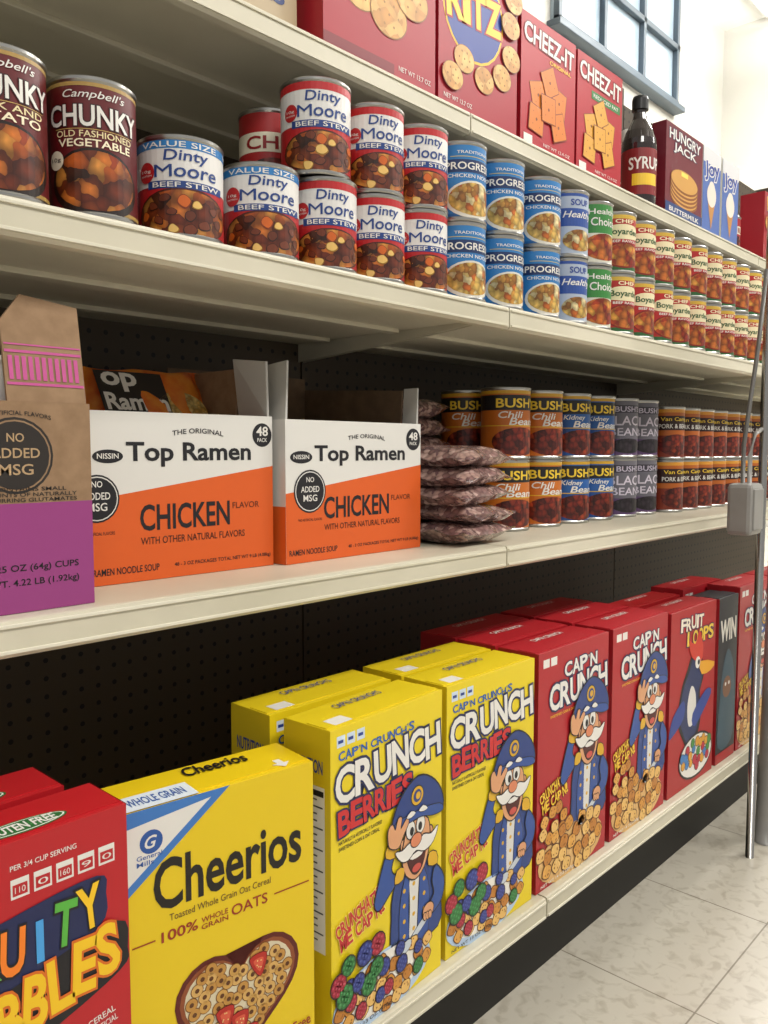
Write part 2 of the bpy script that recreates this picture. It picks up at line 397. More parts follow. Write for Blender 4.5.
def f_peb(A):
    A.rect(0,0,1,1,'#B81A22',.5)
    A.text('PER 3/4 CUP SERVING',.52,.935,.78,.947,WHITE,3,.01)
    for i in range(5): A.rect(.52+i*.088,.87,.59+i*.088,.915,WHITE,2);A.rect(.527+i*.088,.876,.583+i*.088,.902,'#B81A22',3);A.text(str([110,0,160,9,0][i]),.535+i*.088,.882,.575+i*.088,.896,WHITE,4)
    A.poly([(.2,.66),(.22,.79),(.5,.83),(.86,.85),(.9,.8),(.86,.72),(.5,.66)],NAVY,5,4)
    A.poly([(.2,.47),(.2,.64),(.5,.67),(.94,.72),(.99,.64),(.95,.59),(.6,.52)],BLACK,6,4)
    for i,ch in enumerate('FRUITY'):
        w=.084 if ch!='I' else .03
        u=.27+i*.103+(.028 if ch=='I' else 0); v=.69+.008*math.sin(i*1.6)+i*.007
        if ch=='I': A.rect(u,v,u+w,v+.098,'#48A0E0',9);continue
        A.text(ch,u,v,u+w,v+.098,['#F4C420','#58B040','#F28020','#E8E4DA','#58B040','#F4C420'][i],8,.03,(BLACK,.07),rot=[-4,5,-3,4,-5,5][i])
    for i,ch in enumerate('PEBBLES'):
        u=.255+i*.1; v=.515+i*.0145
        A.text(ch,u,v,u+.086,v+.118,'#F2C41C',11,.03,('#D86A18',.07),rot=[4,-3,5,-4,4,-3,6][i])
    A.text('SWEETENED RICE CEREAL',.52,.475,.93,.491,WHITE,3,.01,rot=10);A.text('WITH NATURAL AND ARTIFICIAL',.54,.452,.94,.468,WHITE,3,.01,rot=10);A.text('FRUIT FLAVOR',.6,.432,.8,.446,WHITE,3,.01,rot=10)
    A.ell(.45,.12,.5,'#F2F0EA',4,ry=.3)
    berries(A,.05,.02,.9,.3,70,9,.035,('#E04030','#48A0E0','#F4C420','#58B040','#F28020','#8A4AB0'))
    A.ell(.72,.40,.09,BLACK,13);A.ell(.72,.40,.083,SKIN,14);A.poly([(.6,.42),(.64,.48),(.72,.49),(.82,.46),(.8,.42),(.72,.44)],'#F28020',15,3)
    A.ell(.69,.41,.018,WHITE,16);A.ell(.75,.41,.018,WHITE,16);A.ell(.695,.41,.008,BLACK,17);A.ell(.745,.41,.008,BLACK,17)
def f_bird(A):
    A.rect(0,0,1,1,'#A8161C',.5)
    letters(A,'FRUIT',.2,.88,.7,.945,'#E8DCC8',NAVY,4,.03,.08);letters(A,'LOOPS',.34,.79,.94,.865,'#E0BC38',NAVY,4,.03,.08)
    A.poly([(.3,.28),(.18,.4),(.24,.56),(.36,.66),(.48,.74),(.66,.72),(.74,.6),(.66,.5),(.7,.38),(.62,.26),(.42,.22)],BLACK,3,4)
    A.poly([(.32,.3),(.22,.42),(.28,.56),(.4,.64),(.5,.72),(.64,.7),(.7,.6),(.62,.5),(.66,.4),(.58,.28),(.42,.24)],'#1E2C5A',4,4)
    A.poly([(.42,.34),(.38,.46),(.46,.56),(.56,.5),(.56,.36)],'#D8D4CC',5,4)
    A.poly([(.45,.72),(.38,.82),(.52,.79),(.6,.86),(.7,.76),(.66,.68)],'#C83422',7,3)
    A.poly([(.64,.68),(.98,.64),(.9,.6),(.68,.6)],'#E0A020',8,2);A.ell(.58,.68,.055,WHITE,9);A.ell(.6,.68,.025,BLACK,10)
    A.poly([(.3,.5),(.08,.44),(.0,.34),(.06,.33),(.3,.4)],'#28408C',5,3);A.poly([(.5,.4),(.8,.5),(.92,.46),(.56,.32)],'#28408C',6,3)
    A.ell(.6,.15,.38,BLACK,5,ry=.21);A.ell(.6,.15,.36,WHITE,6,ry=.19);berries(A,.28,.09,.93,.24,34,2,.048,('#B4283A','#3F7AB8','#D89A32','#4A8A3C'))
def f_dark(A):
    A.rect(0,0,1,1,'#1E2026',.5);A.text('WIN',.1,.74,.9,.86,'#D8D4C8',4,.04);A.poly([(.1,.1),(.15,.4),(.3,.6),(.55,.68),(.85,.55),(.95,.3),(.8,.1)],'#34505E',3,3);A.ell(.5,.45,.22,'#7A5236',4);A.ell(.42,.47,.04,WHITE,5);A.ell(.6,.47,.04,WHITE,5);A.rect(0,0,1,.06,'#A8161C',3)
def side_y(A): A.rect(0,0,1,1,'#D6BC1A',.5);nutri(A,.12,.3,.88,.82);A.text('NUTRITION',.16,.86,.84,.9,BLUE,2,.02)
def side_r(A): A.rect(0,0,1,1,'#9E1A22',.5);nutri(A,.12,.3,.88,.85)
def top_gf(A):
    A.ell(.6,.3,.19,'#2E6A34',2,ry=.06);A.ell(.6,.3,.18,'#EAF0E0',3,ry=.052);A.ell(.6,.3,.172,'#2E6A34',4,ry=.046);A.text('GLUTEN FREE',.46,.2,.74,.4,WHITE,5,.03)
def top_ch(A):
    A.text('Cheerios',.4,.6,.75,.9,BLACK,2,.02,sh=.2);A.rect(.0,.0,.36,.45,'#DDE6EE',1);A.text('WHOLE GRAIN',.04,.12,.32,.34,'#2A56A0',2,.02)
    A.poly([(.83,.35),(.87,.35),(.87,.2),(.9,.2),(.85,.05),(.8,.2),(.83,.2)],WHITE,2)
def top_cb(A): A.text("CAP'N CRUNCH'S",.3,.65,.7,.82,BLUE,2,.01);A.rect(.08,.1,.22,.38,WHITE,1)
def top_cr(A): A.text("CAP'N CRUNCH",.3,.65,.7,.82,WHITE,2,.01)

BZ=.183;Y0=.600
def gz(z): return z+.0005
mpeb=carton(.197,.338,.062,'#B81A22',f_peb,side_r,top_gf).mesh('cereal_box')
put('cereal_box',mpeb,(.136,Y0,gz(BZ)));put('cereal_box',mpeb,(.118,.672,gz(BZ)));put('cereal_box',mpeb,(-.065,Y0,gz(BZ)))
mch=carton(.192,.318,.068,'#E6C616',f_cheer,side_y,top_ch).mesh('cereal_box')
put('cereal_box',mch,(.343,.621,gz(BZ)),-8)
mcb=carton(.192,.343,.068,'#DFC51C',f_berries,side_y,top_cb).mesh('cereal_box')
put('cereal_box',mcb,(.555,.592,gz(BZ)),3);put('cereal_box',mcb,(.545,.676,gz(BZ)),0)
put('cereal_box',mcb,(.757,.603,gz(BZ)));put('cereal_box',mcb,(.757,.676,gz(BZ)))
mcr=carton(.2,.345,.068,'#AE1C26',f_crunch,side_r,top_cr).mesh('cereal_box')
for i in range(3):
    put('cereal_box',mcr,(.96,.603+i*.073,gz(BZ)));put('cereal_box',mcr,(1.175,.603+i*.073,gz(BZ)))
mbd=carton(.205,.338,.06,'#A8161C',f_bird,side_r,top_cr).mesh('cereal_box')
for i in range(2): put('cereal_box',mbd,(1.39,.603+i*.073,gz(BZ)))
mdk=carton(.1,.335,.06,'#1E2026',f_dark,side_r).mesh('cereal_box');put('cereal_box',mdk,(1.612,.603,gz(BZ)))
for x in (1.722,1.93,2.16,2.37,2.58): put('cereal_box',mcr,(x,.603,gz(BZ)))
put('cereal_box',mcr,(1.61,.676,gz(BZ)))

# ------------------------------------------------------------------ top shelf boxes
TZ=1.290;YT=.742
def cracker(A,u,v,r,L):
    A.ell(u,v,r,'#8A5A20',L,ry=r*.8);A.ell(u,v,r*.95,CRACK,L+1,ry=r*.76)
    for k in range(6): A.ell(u+.5*r*math.cos(k*1.05),v+.5*r*math.sin(k*1.05)*.7,.009,'#9A6A28',L+2,n=6)
    A.ell(u,v,.009,'#9A6A28',L+2,n=6)
def f_rcr(A):
    A.rect(0,0,1,1,'#A31628',.5)
    for i,(u,v,r) in enumerate(((.3,.36,.17),(.55,.3,.17),(.76,.44,.16),(.2,.56,.17),(.5,.54,.18),(.7,.66,.16))): cracker(A,u,v,r,2+3*i)
    A.rect(.0,.02,.6,.07,'#7A0C1C',2);A.text('NET WT 13.7 OZ',.64,.05,.95,.075,WHITE,5)
    letters(A,'RITZ',.1,.76,.8,.95,'#EAC41E','#1E3A90',5,.04,.08,0,4)
def f_ritz(A):
    A.rect(0,0,1,1,'#A31628',.5);A.ell(.42,.6,.38,'#E0B820',2);A.ell(.42,.6,.36,'#1E3A90',3)
    letters(A,'RITZ',.08,.52,.76,.70,'#EAC41E','#A31628',5,.04,.08,0,4)
    for i,(u,v) in enumerate(((.3,.3),(.55,.24),(.78,.31),(.9,.45),(.15,.17),(.92,.8),(.88,.64))): cracker(A,u,v,.125,7+3*i)
    A.text('NET WT 13.7 OZ',.06,.04,.4,.065,WHITE,5)
def f_chz(g):
    def f(A):
        A.rect(0,0,1,1,'#AE1626',.5)
        A.text('CHEEZ-IT',.05,.78,.95,.92,WHITE,5,.02,('#7A0A14',.07),rot=-2)
        if g: A.rect(.3,.66,.95,.73,'#2E7A38',3);A.text('REDUCED FAT',.34,.68,.9,.71,WHITE,5,.01)
        else: A.text('ORIGINAL',.5,.71,.9,.74,'#F2C230',5,.02)
        for i,(u,v,a) in enumerate(((.3,.42,.3),(.68,.44,-.15),(.5,.56,.5),(.26,.22,-.1),(.66,.24,.35),(.47,.34,.05))):
            x,y=A._m(u,v);a=a+.78;L=3+i*3
            for q,c,l in ((.185,'#8A400C',L),(.172,'#D87A22' if not g else '#DBA03C',L+1)):
                A.polym([(x+q*A.W*math.cos(a+k*1.5708),y+q*A.W*math.sin(a+k*1.5708)) for k in range(4)],c,l)
            A.ell(u,v,.016,'#7A3C08',L+2,n=6)
            for k in range(4):
                A.ell(u+.085*math.cos(a+k*1.57),v+.085*math.sin(a+k*1.57)*A.W/A.H,.007,'#A85A14',L+2,n=5)
        A.rect(.05,.02,.2,.08,WHITE,6);A.text('NET WT 12.4 OZ',.4,.04,.9,.065,WHITE,6)
    return f
def f_bg(A): A.rect(0,0,1,1,'#B8A584',.5);A.text('SALTINES',.05,.2,.9,.3,'#3A4A7A',3,.03);A.ell(.5,.6,.3,CRACK,2)
def f_hj(A):
    A.rect(0,0,1,1,'#6E1A28',.5);A.text('HUNGRY',.08,.83,.92,.94,WHITE,5,.02,(NAVY,.07),arc=.12);A.text('JACK',.2,.7,.8,.81,WHITE,5,.02,(NAVY,.07))
    for i in range(5): A.ell(.5,.24+i*.045,.38,'#8A4E18',3+i,ry=.13);A.ell(.5,.25+i*.045,.36,'#CF9A4C',3.5+i,ry=.115)
    A.rect(0,.0,1,.13,'#24407A',9);A.rect(.4,.48,.58,.53,'#F4DC62',10);A.text('BUTTERMILK',.1,.04,.9,.09,WHITE,10,.02)
def f_cone(A):
    A.rect(0,0,1,1,'#4C6AAE',.5);A.rect(0,.82,1,1,'#D8D8DA',2);A.text('Joy',.1,.64,.9,.86,'#1E3C98',4,.02,(WHITE,.08),rot=8)
    A.poly([(.25,.45),(.75,.45),(.5,.05)],'#BE8440',3);A.ell(.5,.46,.26,'#E6DACC',4);A.ell(.5,.53,.18,'#E6DACC',5)
def cart_put(W,H,Dp,col,f,x,y,z,side=side_r,rz=0): put('cracker_box' if f not in (f_hj,f_cone) else ('pancake_mix_box' if f is f_hj else 'ice_cream_cone_box'),carton(W,H,Dp,col,f,side),(x,y,gz(z)),rz)
side_b=lambda A:A.rect(0,0,1,1,'#B8A584',.5)
side_p=lambda A:A.rect(0,0,1,1,'#9E1626',.5)
side_w=lambda A:A.rect(0,0,1,1,'#D8D6D0',.5)
cart_put(.2,.2,.06,'#B8A584',f_bg,.475,YT+.03,TZ,side_b)
cart_put(.208,.25,.06,'#A31628',f_rcr,.69,YT,TZ,side_p)
cart_put(.19,.245,.06,'#A31628',f_ritz,.905,YT,TZ,side_p)
cart_put(.163,.198,.055,'#AE1626',f_chz(0),1.106,YT,TZ,side_p)
cart_put(.16,.196,.055,'#AE1626',f_chz(1),1.276,YT,TZ,side_p)
cart_put(.182,.18,.03,'#6E1A28',f_hj,1.625,YT,TZ,lambda A:A.rect(0,0,1,1,'#6E1A28',.5))
cart_put(.098,.18,.06,'#4C6AAE',f_cone,1.812,YT,TZ,side_w)
cart_put(.098,.18,.06,'#4C6AAE',f_cone,1.922,YT,TZ,side_w)
cart_put(.15,.17,.06,'#A31628',f_rcr,2.2,YT,TZ,side_p)
def bottle(body,cap,lab,txt,r,h):
    m=M();b=mat(body,.12,0,1)
    pr=[(0,.002),(r*.9,0),(r,.006),(r,h*.55),(r*.96,h*.6),(r*.8,h*.68),(r*.45,h*.78),(r*.36,h*.84),(r*.36,h*.87)]
    m.lathe(pr,b,32)
    m.lathe([(r*.36,h*.87),(r*.47,h*.87),(r*.47,h*.96),(r*.42,h*.985),(r*.2,h),(0,h)],mat(cap,.3),28)
    A=Art(2*r,h,-r);A.band(.1,.5,r,lab,1);A.text(txt,.0,.32,1,.42,WHITE,3,.02);A.rect(.1,.18,.9,.28,'#E8C030',2)
    m.artcyl(A,r);return m
put('sauce_bottle',bottle('#20100C','#151515','#7E161A','SYRUP',.034,.222),(1.582,.778,gz(TZ)),-40)
put('sauce_bottle',bottle('#6E1414','#C8C4BC','#A01C1E','SAUCE',.03,.2),(1.672,.85,gz(TZ)),-40)
def can(r,h,base,fn,metal=STEEL):
    m=M();lb=M_(base);q=r-.0012
    pr=[(0,.003),(r-.005,.003),(r-.004,0),(r-.001,0),(r,.0015),(r,.0035),(q,.0055),(q,h-.0055),(r,h-.0035),(r,h-.001),(r-.0012,h),(r-.003,h-.0005),(r-.0038,h-.005),(r*.55,h-.005),(r*.53,h-.0042),(0,h-.0042)]
    m.lathe(pr,[metal]*6+[lb]+[metal]*8,44)
    m.box(-.006,-r*.55,h-.0042,.006,-r*.1,h-.0025,metal,.0005)
    A=Art(2.3*r,h-.011,-1.15*r);fn(A,q);
    B=[( [(x,y+.0055) for x,y in vs],fs,mm,L) for vs,fs,mm,L in A.items];A.items=B
    m.artcyl(A,q);return m.mesh('can')
def a_red(A,R): A.band(.5,.75,R,'#E0D8C0',1);A.text('CHILI',.1,.54,.9,.7,'#8A1418',3,.02);A.ell(.5,.22,.4,BEAN,3,ry=.22)
put('soup_can',can(.033,.085,'#A01C1E',a_red),(2.08,.79,gz(TZ)),-30)

# ------------------------------------------------------------------ cans
def a_chunky(t):
    def f(A,R):
        A.band(0,.03,R,'#A88848',1);A.band(.97,1,R,'#A88848',1)
        A.text("Campbell's",.2,.86,.8,.94,WHITE,4,.005,sh=.3)
        A.text('CHUNKY',.04,.66,.96,.82,WHITE,4,.02,('#2E080A',.06))
        A.text(t[0],.12,.575,.88,.625,'#E8D8A8',4,.01);A.text(t[1],.14,.5,.86,.56,'#F4E8C8',4,.015);A.rect(.1,.635,.9,.64,'#C8A860',3)
        A.ell(.5,.22,.46,'#1E0E08',2,ry=.33);A.ell(.5,.24,.42,STEW,3,ry=.28);A.ell(.1,.4,.09,'#E8E0C8',4);A.text('10g',.04,.38,.16,.42,BLACK,5)
    return f
def chunks(A,u0,v0,u1,v1,n,seed,L):
    """printed beef, potato and carrot pieces"""
    def f(u,v,rn):
        c,d=rn.choice([('#D8A24A','#8A5A1E'),('#C8601C','#7A300C'),('#5E2A16','#2E120A'),('#6A3018','#34160C'),('#E0B868','#94681E')])
        x,y=A._m(u,v);r=rn.uniform(.055,.085)*A.W;pp=[]
        for i in range(5):
            a=2*math.pi*i/5+rn.uniform(-.3,.3);q=r*rn.uniform(.75,1.1);pp.append((x+q*math.cos(a),y+q*math.sin(a)*.85))
        q=smooth(pp,3);A.polym(q,d,L);A.polym([(x+(a-x)*.85,y+(b-y)*.82+r*.06) for a,b in q],c,L+1)
    cx,cy=(u0+u1)/2,(v0+v1)/2
    scatter(A,lambda u,v:((u-cx)/((u1-u0)/2))**2+((v-cy)/((v1-v0)/2))**2<1,n,.12,f,(u0,v0,u1,v1),seed)
def a_dinty(big):
    def f(A,R):
        A.band(.0,.1,R,'#A81A1E',1);A.band(.1,.55,R,'#B41E22',1);A.band(.50,.93,R,'#DEDCD8',2);A.band(.91,1,R,'#2A78B8' if big else '#B41E22',3)
        if big:
            for k in (-.9,.05,1.0): A.text('VALUE SIZE',k,.925,k+.8,.985,WHITE,5,.01)
        A.text('Dinty',.3,.745,.74,.895,'#1E3E80',5,.012,sh=.1)
        A.text('M',.2,.6,.38,.735,'#1E3E80',5,0);A.text('oore',.4,.6,.84,.7,'#1E3E80',5,.012,sh=.1)
        A.rect(.12,.475,.94,.56,'#1E3E80',3);A.text('BEEF STEW',.18,.49,.88,.545,WHITE,5,.01)
        A.ell(.5,.2,.52,'#4A180A',3,ry=.25);A.ell(.5,.2,.5,STEW,4,ry=.23)
        chunks(A,.04,.02,.96,.40,22,5,5)
        A.ell(.1,.66,.1,'#B41E22',5);A.text('10g',.04,.65,.16,.69,WHITE,6);A.text('PROTEIN',.03,.615,.17,.635,WHITE,6)
        for k in (-1.2,1.6): A.ell(k,.25,.4,STEW,4,ry=.2)
    return f
def a_prog(A,R):
    A.band(0,.04,R,'#1E5C96',1);A.band(.62,.80,R,'#17305E',1);A.text('PROGRESSO',.02,.66,.98,.76,WHITE,4,.015)
    A.text('TRADITIONAL',.2,.88,.8,.92,WHITE,4,.01);A.rect(.1,.835,.9,.845,'#C8B468',2);A.text('CHICKEN NOODLE',.06,.545,.94,.595,WHITE,4,.01)
    A.ell(.5,.24,.48,'#D8D4C8',2,ry=.28);A.ell(.5,.25,.43,NOOD,3,ry=.24)
    for k in (-.85,1.85): A.text('PROGRESSO',k-.45,.66,k+.45,.76,WHITE,4,.015)
def a_silver(A,R):
    A.band(.45,.75,R,'#2E4E96',1);A.text('Healthy',.15,.56,.85,.7,WHITE,4,.01,sh=.3);A.ell(.5,.22,.35,NOOD,3,ry=.2);A.band(.95,1,R,'#2E4E96',1);A.text('SOUP',.3,.8,.7,.9,BLUE,3,.02)
def a_green(A,R):
    A.band(.5,1,R,'#37803A',1);A.text('Healthy',.15,.8,.85,.92,WHITE,4,.01);A.text('Choice',.2,.63,.8,.77,WHITE,4,.01);A.ell(.5,.26,.46,PASTA,3,ry=.26)
def a_chef(A,R):
    A.band(.0,.07,R,'#2A5E30',1);A.band(.93,1,R,'#C8A43C',1);A.text('CHEF',.3,.85,.7,.915,'#F0E4C0',4,.02)
    for k in (-.85,.5,1.85):
        A.poly([(k-.42,.6),(k-.36,.78),(k,.83),(k+.36,.78),(k+.42,.6),(k,.56)],'#E0D4AC',2,3)
        A.text('Boyardee',k-.36,.61,k+.36,.75,'#24502A',4,.02);A.ell(k,.27,.44,'#7A1812',2,ry=.25);A.ell(k,.27,.41,PASTA,3,ry=.22)
        A.text('BEEF RAVIOLI',k-.3,.5,k+.3,.545,WHITE,4,.01)
def a_bush(c1,c2,t,fm):
    def f(A,R):
        A.band(.0,.46,R,c1,1);A.band(.455,.47,R,'#D8B030',2);A.band(.7,.93,R,'#1C1A1C',2);A.text("BUSH'S",.08,.74,.92,.88,'#EAC638',4,.02)
        A.text(t[0],.12,.58,.55,.68,WHITE,4,.015,sh=.2);A.text(t[1],.3,.475,.92,.58,WHITE,4,.015,sh=.2)
        A.ell(.5,.22,.5,fm,3,ry=.24);A.band(.95,1,R,'#C89A28',1)
        for k in (-1.2,1.8): A.ell(k,.2,.4,fm,3,ry=.22)
    return f
def a_black(A,R):
    A.band(.0,.3,R,'#5A4068',1);A.text('BLACK',.03,.55,.97,.72,'#D4CCD8',4,.01);A.text('BEANS',.1,.36,.9,.5,'#D4CCD8',4,.01);A.ell(.5,.17,.4,DBEAN,3,ry=.15);A.band(.78,.92,R,'#3A3640',1);A.text("BUSH'S",.2,.8,.8,.9,'#C8C0D0',3,.01)
def a_pork(A,R):
    A.band(.0,.45,R,'#7A2C16',1);A.band(.56,.86,R,'#2E120E',2);A.text('Van Camps',.1,.73,.9,.83,'#EAC638',4,.015);A.text('PORK & BEANS',.06,.6,.94,.69,WHITE,4,.01);A.ell(.5,.25,.46,BEAN,3,ry=.26);A.band(.93,1,R,'#D09030',1)
S2=1.009
c1=can(.039,.118,'#5E1216',a_chunky(('STEAK AND','POTATO')));c2=can(.039,.118,'#5E1216',a_chunky(('OLD FASHIONED','VEGETABLE')))
put('soup_can',c1,(.293,.708,gz(S2)),-16);put('soup_can',c2,(.376,.708,gz(S2)),-24);put('soup_can',c1,(.208,.708,gz(S2)),-15)
put('soup_can',c1,(.38,.80,gz(S2)),-30)
d1=can(.042,.095,'#B41E22',a_dinty(1));d2=can(.0385,.102,'#B41E22',a_dinty(0));d3=can(.0405,.103,'#B41E22',a_dinty(0))
for x in (.470,.569): put('beef_stew_can',d1,(x,.712,gz(S2)),-28);put('beef_stew_can',d1,(x,.81,gz(S2)),-30)
for x in (.658,.741,.824):
    put('beef_stew_can',d2,(x,.708,gz(S2)),-27+random.uniform(-4,4));put('beef_stew_can',d2,(x,.80,gz(S2)),-34)
put('beef_stew_can',d3,(.650,.712,gz(S2+.1025)),-32);put('beef_stew_can',d2,(.739,.708,gz(S2+.1025)),-26);put('beef_stew_can',d2,(.824,.708,gz(S2+.1025)),-30)
put('soup_can',can(.0375,.102,'#A01C1E',a_red),(.662,.81,gz(S2+.1025)),-30)
pg=can(.0385,.103,'#2A76B4',a_prog)
for x in (.908,1.0,1.1):
    for k in (0,1):
        put('soup_can',pg,(x,.708,gz(S2+k*.1035)),-15+random.uniform(-5,5));put('soup_can',pg,(x,.80,gz(S2+k*.1035)),-30)
sv=can(.036,.103,'#A9B4C4',a_silver);gr=can(.036,.103,'#D8D6C4',a_green);cf=can(.038,.1035,'#AA2220',a_chef)
for k in (0,1):
    put('soup_can',sv,(1.186,.706,gz(S2+k*.104)),-20);put('soup_can',gr,(1.266,.706,gz(S2+k*.104)),-20)
for i in range(16):
    for k in (0,1):
        for j in ((0,1) if i<10 else (0,)): put('pasta_can',cf,(1.35+i*.079+(.02 if i>9 else 0),.708+j*.082,gz(S2+k*.104)),-18+random.uniform(-16,16))
S3=.674
b1=can(.043,.12,'#C0681C',a_bush('#C0681C','#C86A18',('Chili','Beans'),BEAN));b2=can(.043,.12,'#245AA0',a_bush('#1F4C90','#1F4C90',('Kidney','Beans'),BEAN));b3=can(.043,.12,'#68656E',a_black)
for x,cn in ((1.173,b1),(1.278,b1),(1.378,b2),(1.474,b2),(1.574,b3),(1.668,b3)):
    for k in (0,1):
        put('bean_can',cn,(x,.81,gz(S3+k*.1205)),-22+random.uniform(-6,6));put('bean_can',cn,(x+.01,.905,gz(S3+k*.1205)),-32)
pk=can(.039,.115,'#B05C1C',a_pork)
for i in range(12):
    for k in (0,1):
        for j in ((0,1) if i<5 else (0,)): put('bean_can',pk,(1.768+i*.083,.79+j*.085,gz(S3+k*.1155)),-26+random.uniform(-10,10))

# ------------------------------------------------------------------ ramen cases
ORG='#D85C1C';CW='#DCDAD4'
def f_ramen(shift):
    def f(A):
        A.rect(0,0,1,1,CW,.5);A.poly([(0,0),(1,0),(1,.67),(0,.49)],ORG,1)
        A.text('THE ORIGINAL',.42,.862,.70,.892,BLACK,3,.01,arc=.6)
        A.ell(.10,.74,.072,BLACK,2,ry=.03);A.text('NISSIN',.05,.727,.15,.757,WHITE,3,.01)
        A.text('Top Ramen',.19,.68,.86,.82,BLACK,3,.025)
        A.ell(.935,.875,.06,BLACK,2);A.text('48',.9,.87,.97,.93,WHITE,3,.02);A.text('PACK',.905,.83,.965,.855,WHITE,3,.01)
        A.ell(shift,.5,.105,BLACK,3);A.ell(shift,.5,.097,CW,4);A.ell(shift,.5,.092,BLACK,5)
        A.text('NO',shift-.025,.565,shift+.025,.60,WHITE,6,.01);A.text('ADDED',shift-.06,.495,shift+.06,.535,WHITE,6,.01);A.text('MSG',shift-.045,.43,shift+.045,.475,WHITE,6,.01)
        A.text('CHICKEN',.25,.30,.73,.45,BLACK,3,.02);A.text('FLAVOR',.75,.40,.91,.44,'#5A2408',3,.005)
        A.text('WITH OTHER NATURAL FLAVORS',.25,.215,.82,.258,'#3A1808',3,.005)
        A.text('*NO ARTIFICIAL FLAVORS',shift-.08,.29,shift+.08,.31,BLACK,3,.0)
        A.text('RAMEN NOODLE SOUP',.02,.055,.34,.095,BLACK,3,.01);A.text('48 - 3 OZ PACKAGES TOTAL NET WT 9 LB (4.08kg)',.42,.06,.98,.09,BLACK,3,.01)
    return f
def ramen(W,H,Dp,shift,flaps):
    m=M();t=.004;c=CW
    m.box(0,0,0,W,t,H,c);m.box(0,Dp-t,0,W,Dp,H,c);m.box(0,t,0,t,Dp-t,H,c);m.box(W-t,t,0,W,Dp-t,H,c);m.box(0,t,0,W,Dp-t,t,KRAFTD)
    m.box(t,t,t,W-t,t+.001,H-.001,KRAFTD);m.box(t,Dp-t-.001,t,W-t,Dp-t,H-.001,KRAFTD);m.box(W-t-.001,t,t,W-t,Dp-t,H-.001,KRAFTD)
    A=Art(W,H);f_ramen(shift)(A);m.art(A,lambda x,y,z:(x,-z-.00005,y))
    A=Art(Dp,H);A.rect(0,0,1,1,'#CFCDC8',.5);A.rect(0,0,1,.4,ORG,1);A.text('Top Ramen',.2,.6,.8,.75,BLACK,3,.03);m.art(A,lambda x,y,z:(-z-.00005,Dp-x,y))
    for (p,th,c2) in flaps:
        P=[Vector(q) for q in p];n=(P[1]-P[0]).cross(P[2]-P[0]).normalized()*th
        vs=P+[q+n for q in P];k=len(P)
        m.add(vs,[tuple(range(k)),tuple(range(2*k-1,k-1,-1))]+[(i,(i+1)%k,k+(i+1)%k,k+i) for i in range(k)],c2)
    return m
W1,H1,D1=.229,.175,.24
G='#BDBBB5'
put('ramen_case',ramen(W1,H1,D1,.045,[
 ([(W1-.004,.004,H1),(W1-.004,.06,H1),(W1-.012,.06,H1+.07),(W1-.004,.006,H1+.064)],.003,G),
 ([(W1-.004,.068,H1),(W1-.004,.235,H1),(W1+.0,.235,H1+.06),(W1+.0,.068,H1+.06)],.003,KRAFT),
 ([(0,D1-.004,H1),(W1,D1-.004,H1),(W1,D1+.0,H1+.05),(0,D1+.0,H1+.05)],.003,KRAFTD)]),(.389,.762,gz(S3)),-1.5)
W2,H2,D2=.25,.172,.24
put('ramen_case',ramen(W2,H2,D2,.155,[
 ([(W2-.004,.004,H2),(W2-.004,.03,H2),(W2-.0,.03,H2+.05),(W2-.0,.006,H2+.05)],.003,G),
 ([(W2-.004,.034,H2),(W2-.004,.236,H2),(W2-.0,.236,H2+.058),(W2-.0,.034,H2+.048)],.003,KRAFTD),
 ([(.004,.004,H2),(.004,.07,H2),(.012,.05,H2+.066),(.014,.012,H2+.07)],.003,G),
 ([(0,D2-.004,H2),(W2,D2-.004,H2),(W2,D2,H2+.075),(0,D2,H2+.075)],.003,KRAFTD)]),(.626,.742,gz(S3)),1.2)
def pillow(L,Wd,T,m_,seed=1,nx=22,ny=16,crimp=.1,art=None):
    rn=random.Random(seed);m=M();ph=[rn.uniform(0,6) for _ in range(6)]
    for sg in (1,-1):
        vs=[];fs=[]
        for i in range(nx+1):
            for j in range(ny+1):
                x=-1+2*i/nx;y=-1+2*j/ny
                e=max(0,(abs(x)-(1-crimp))/crimp); xx=min(1,abs(x)/(1-crimp))
                t=((1-xx**4)*(1-y**4))**.55*T/2
                t*=1+.1*math.sin(5*x+ph[0])*math.sin(4*y+ph[1])+.06*math.sin(11*x+ph[2]+3*y)
                w=Wd/2*(1+.03*math.sin(7*x+ph[3]))
                z=sg*t+T/2+ .004*math.sin(3*x+ph[4])*(abs(x)) + (T*.1*math.sin(9*y+ph[5])*e)
                vs.append((x*L/2,y*w,max(0.0,z)))
        for i in range(nx):
            for j in range(ny):
                a=i*(ny+1)+j;q=(a,a+1,a+ny+2,a+ny+1);fs.append(q if sg<0 else q[::-1])
        m.add(vs,fs,m_,True)
    return m
NB=noisy('noodle_wrapper','#C84A14','#E08A2A',30,.25,3)
NZ=food('dry_noodles',['#D8B05A','#E4C478','#C89A48'],180,.5)
def noodlepack(seed):
    m=pillow(.106,.1,.034,NB,seed)
    A=Art(.09,.07);A.ell(.5,.3,.35,NZ,1,ry=.2);A.rect(.05,.55,.95,.95,'#1A1414',1);A.text('Top',.1,.75,.5,.93,WHITE,2,.03);A.text('Ramen',.1,.58,.9,.76,WHITE,2,.03)
    m.art(A,lambda x,y,z:(x-.045,y-.035,.0345+z));return m.mesh('noodle_packet')
np_=noodlepack(3)
for (bx,by,W) in ((.389,.762,W1),(.626,.742,W2)):
    for lay in range(4 if bx<.5 else 2):
        for cx in (.062,.172):
            for cy in (.065,.175):
                put('noodle_packet',np_,(bx+cx+(0.01 if bx>.5 else 0),by+cy,S3+.006+lay*.0405),0)
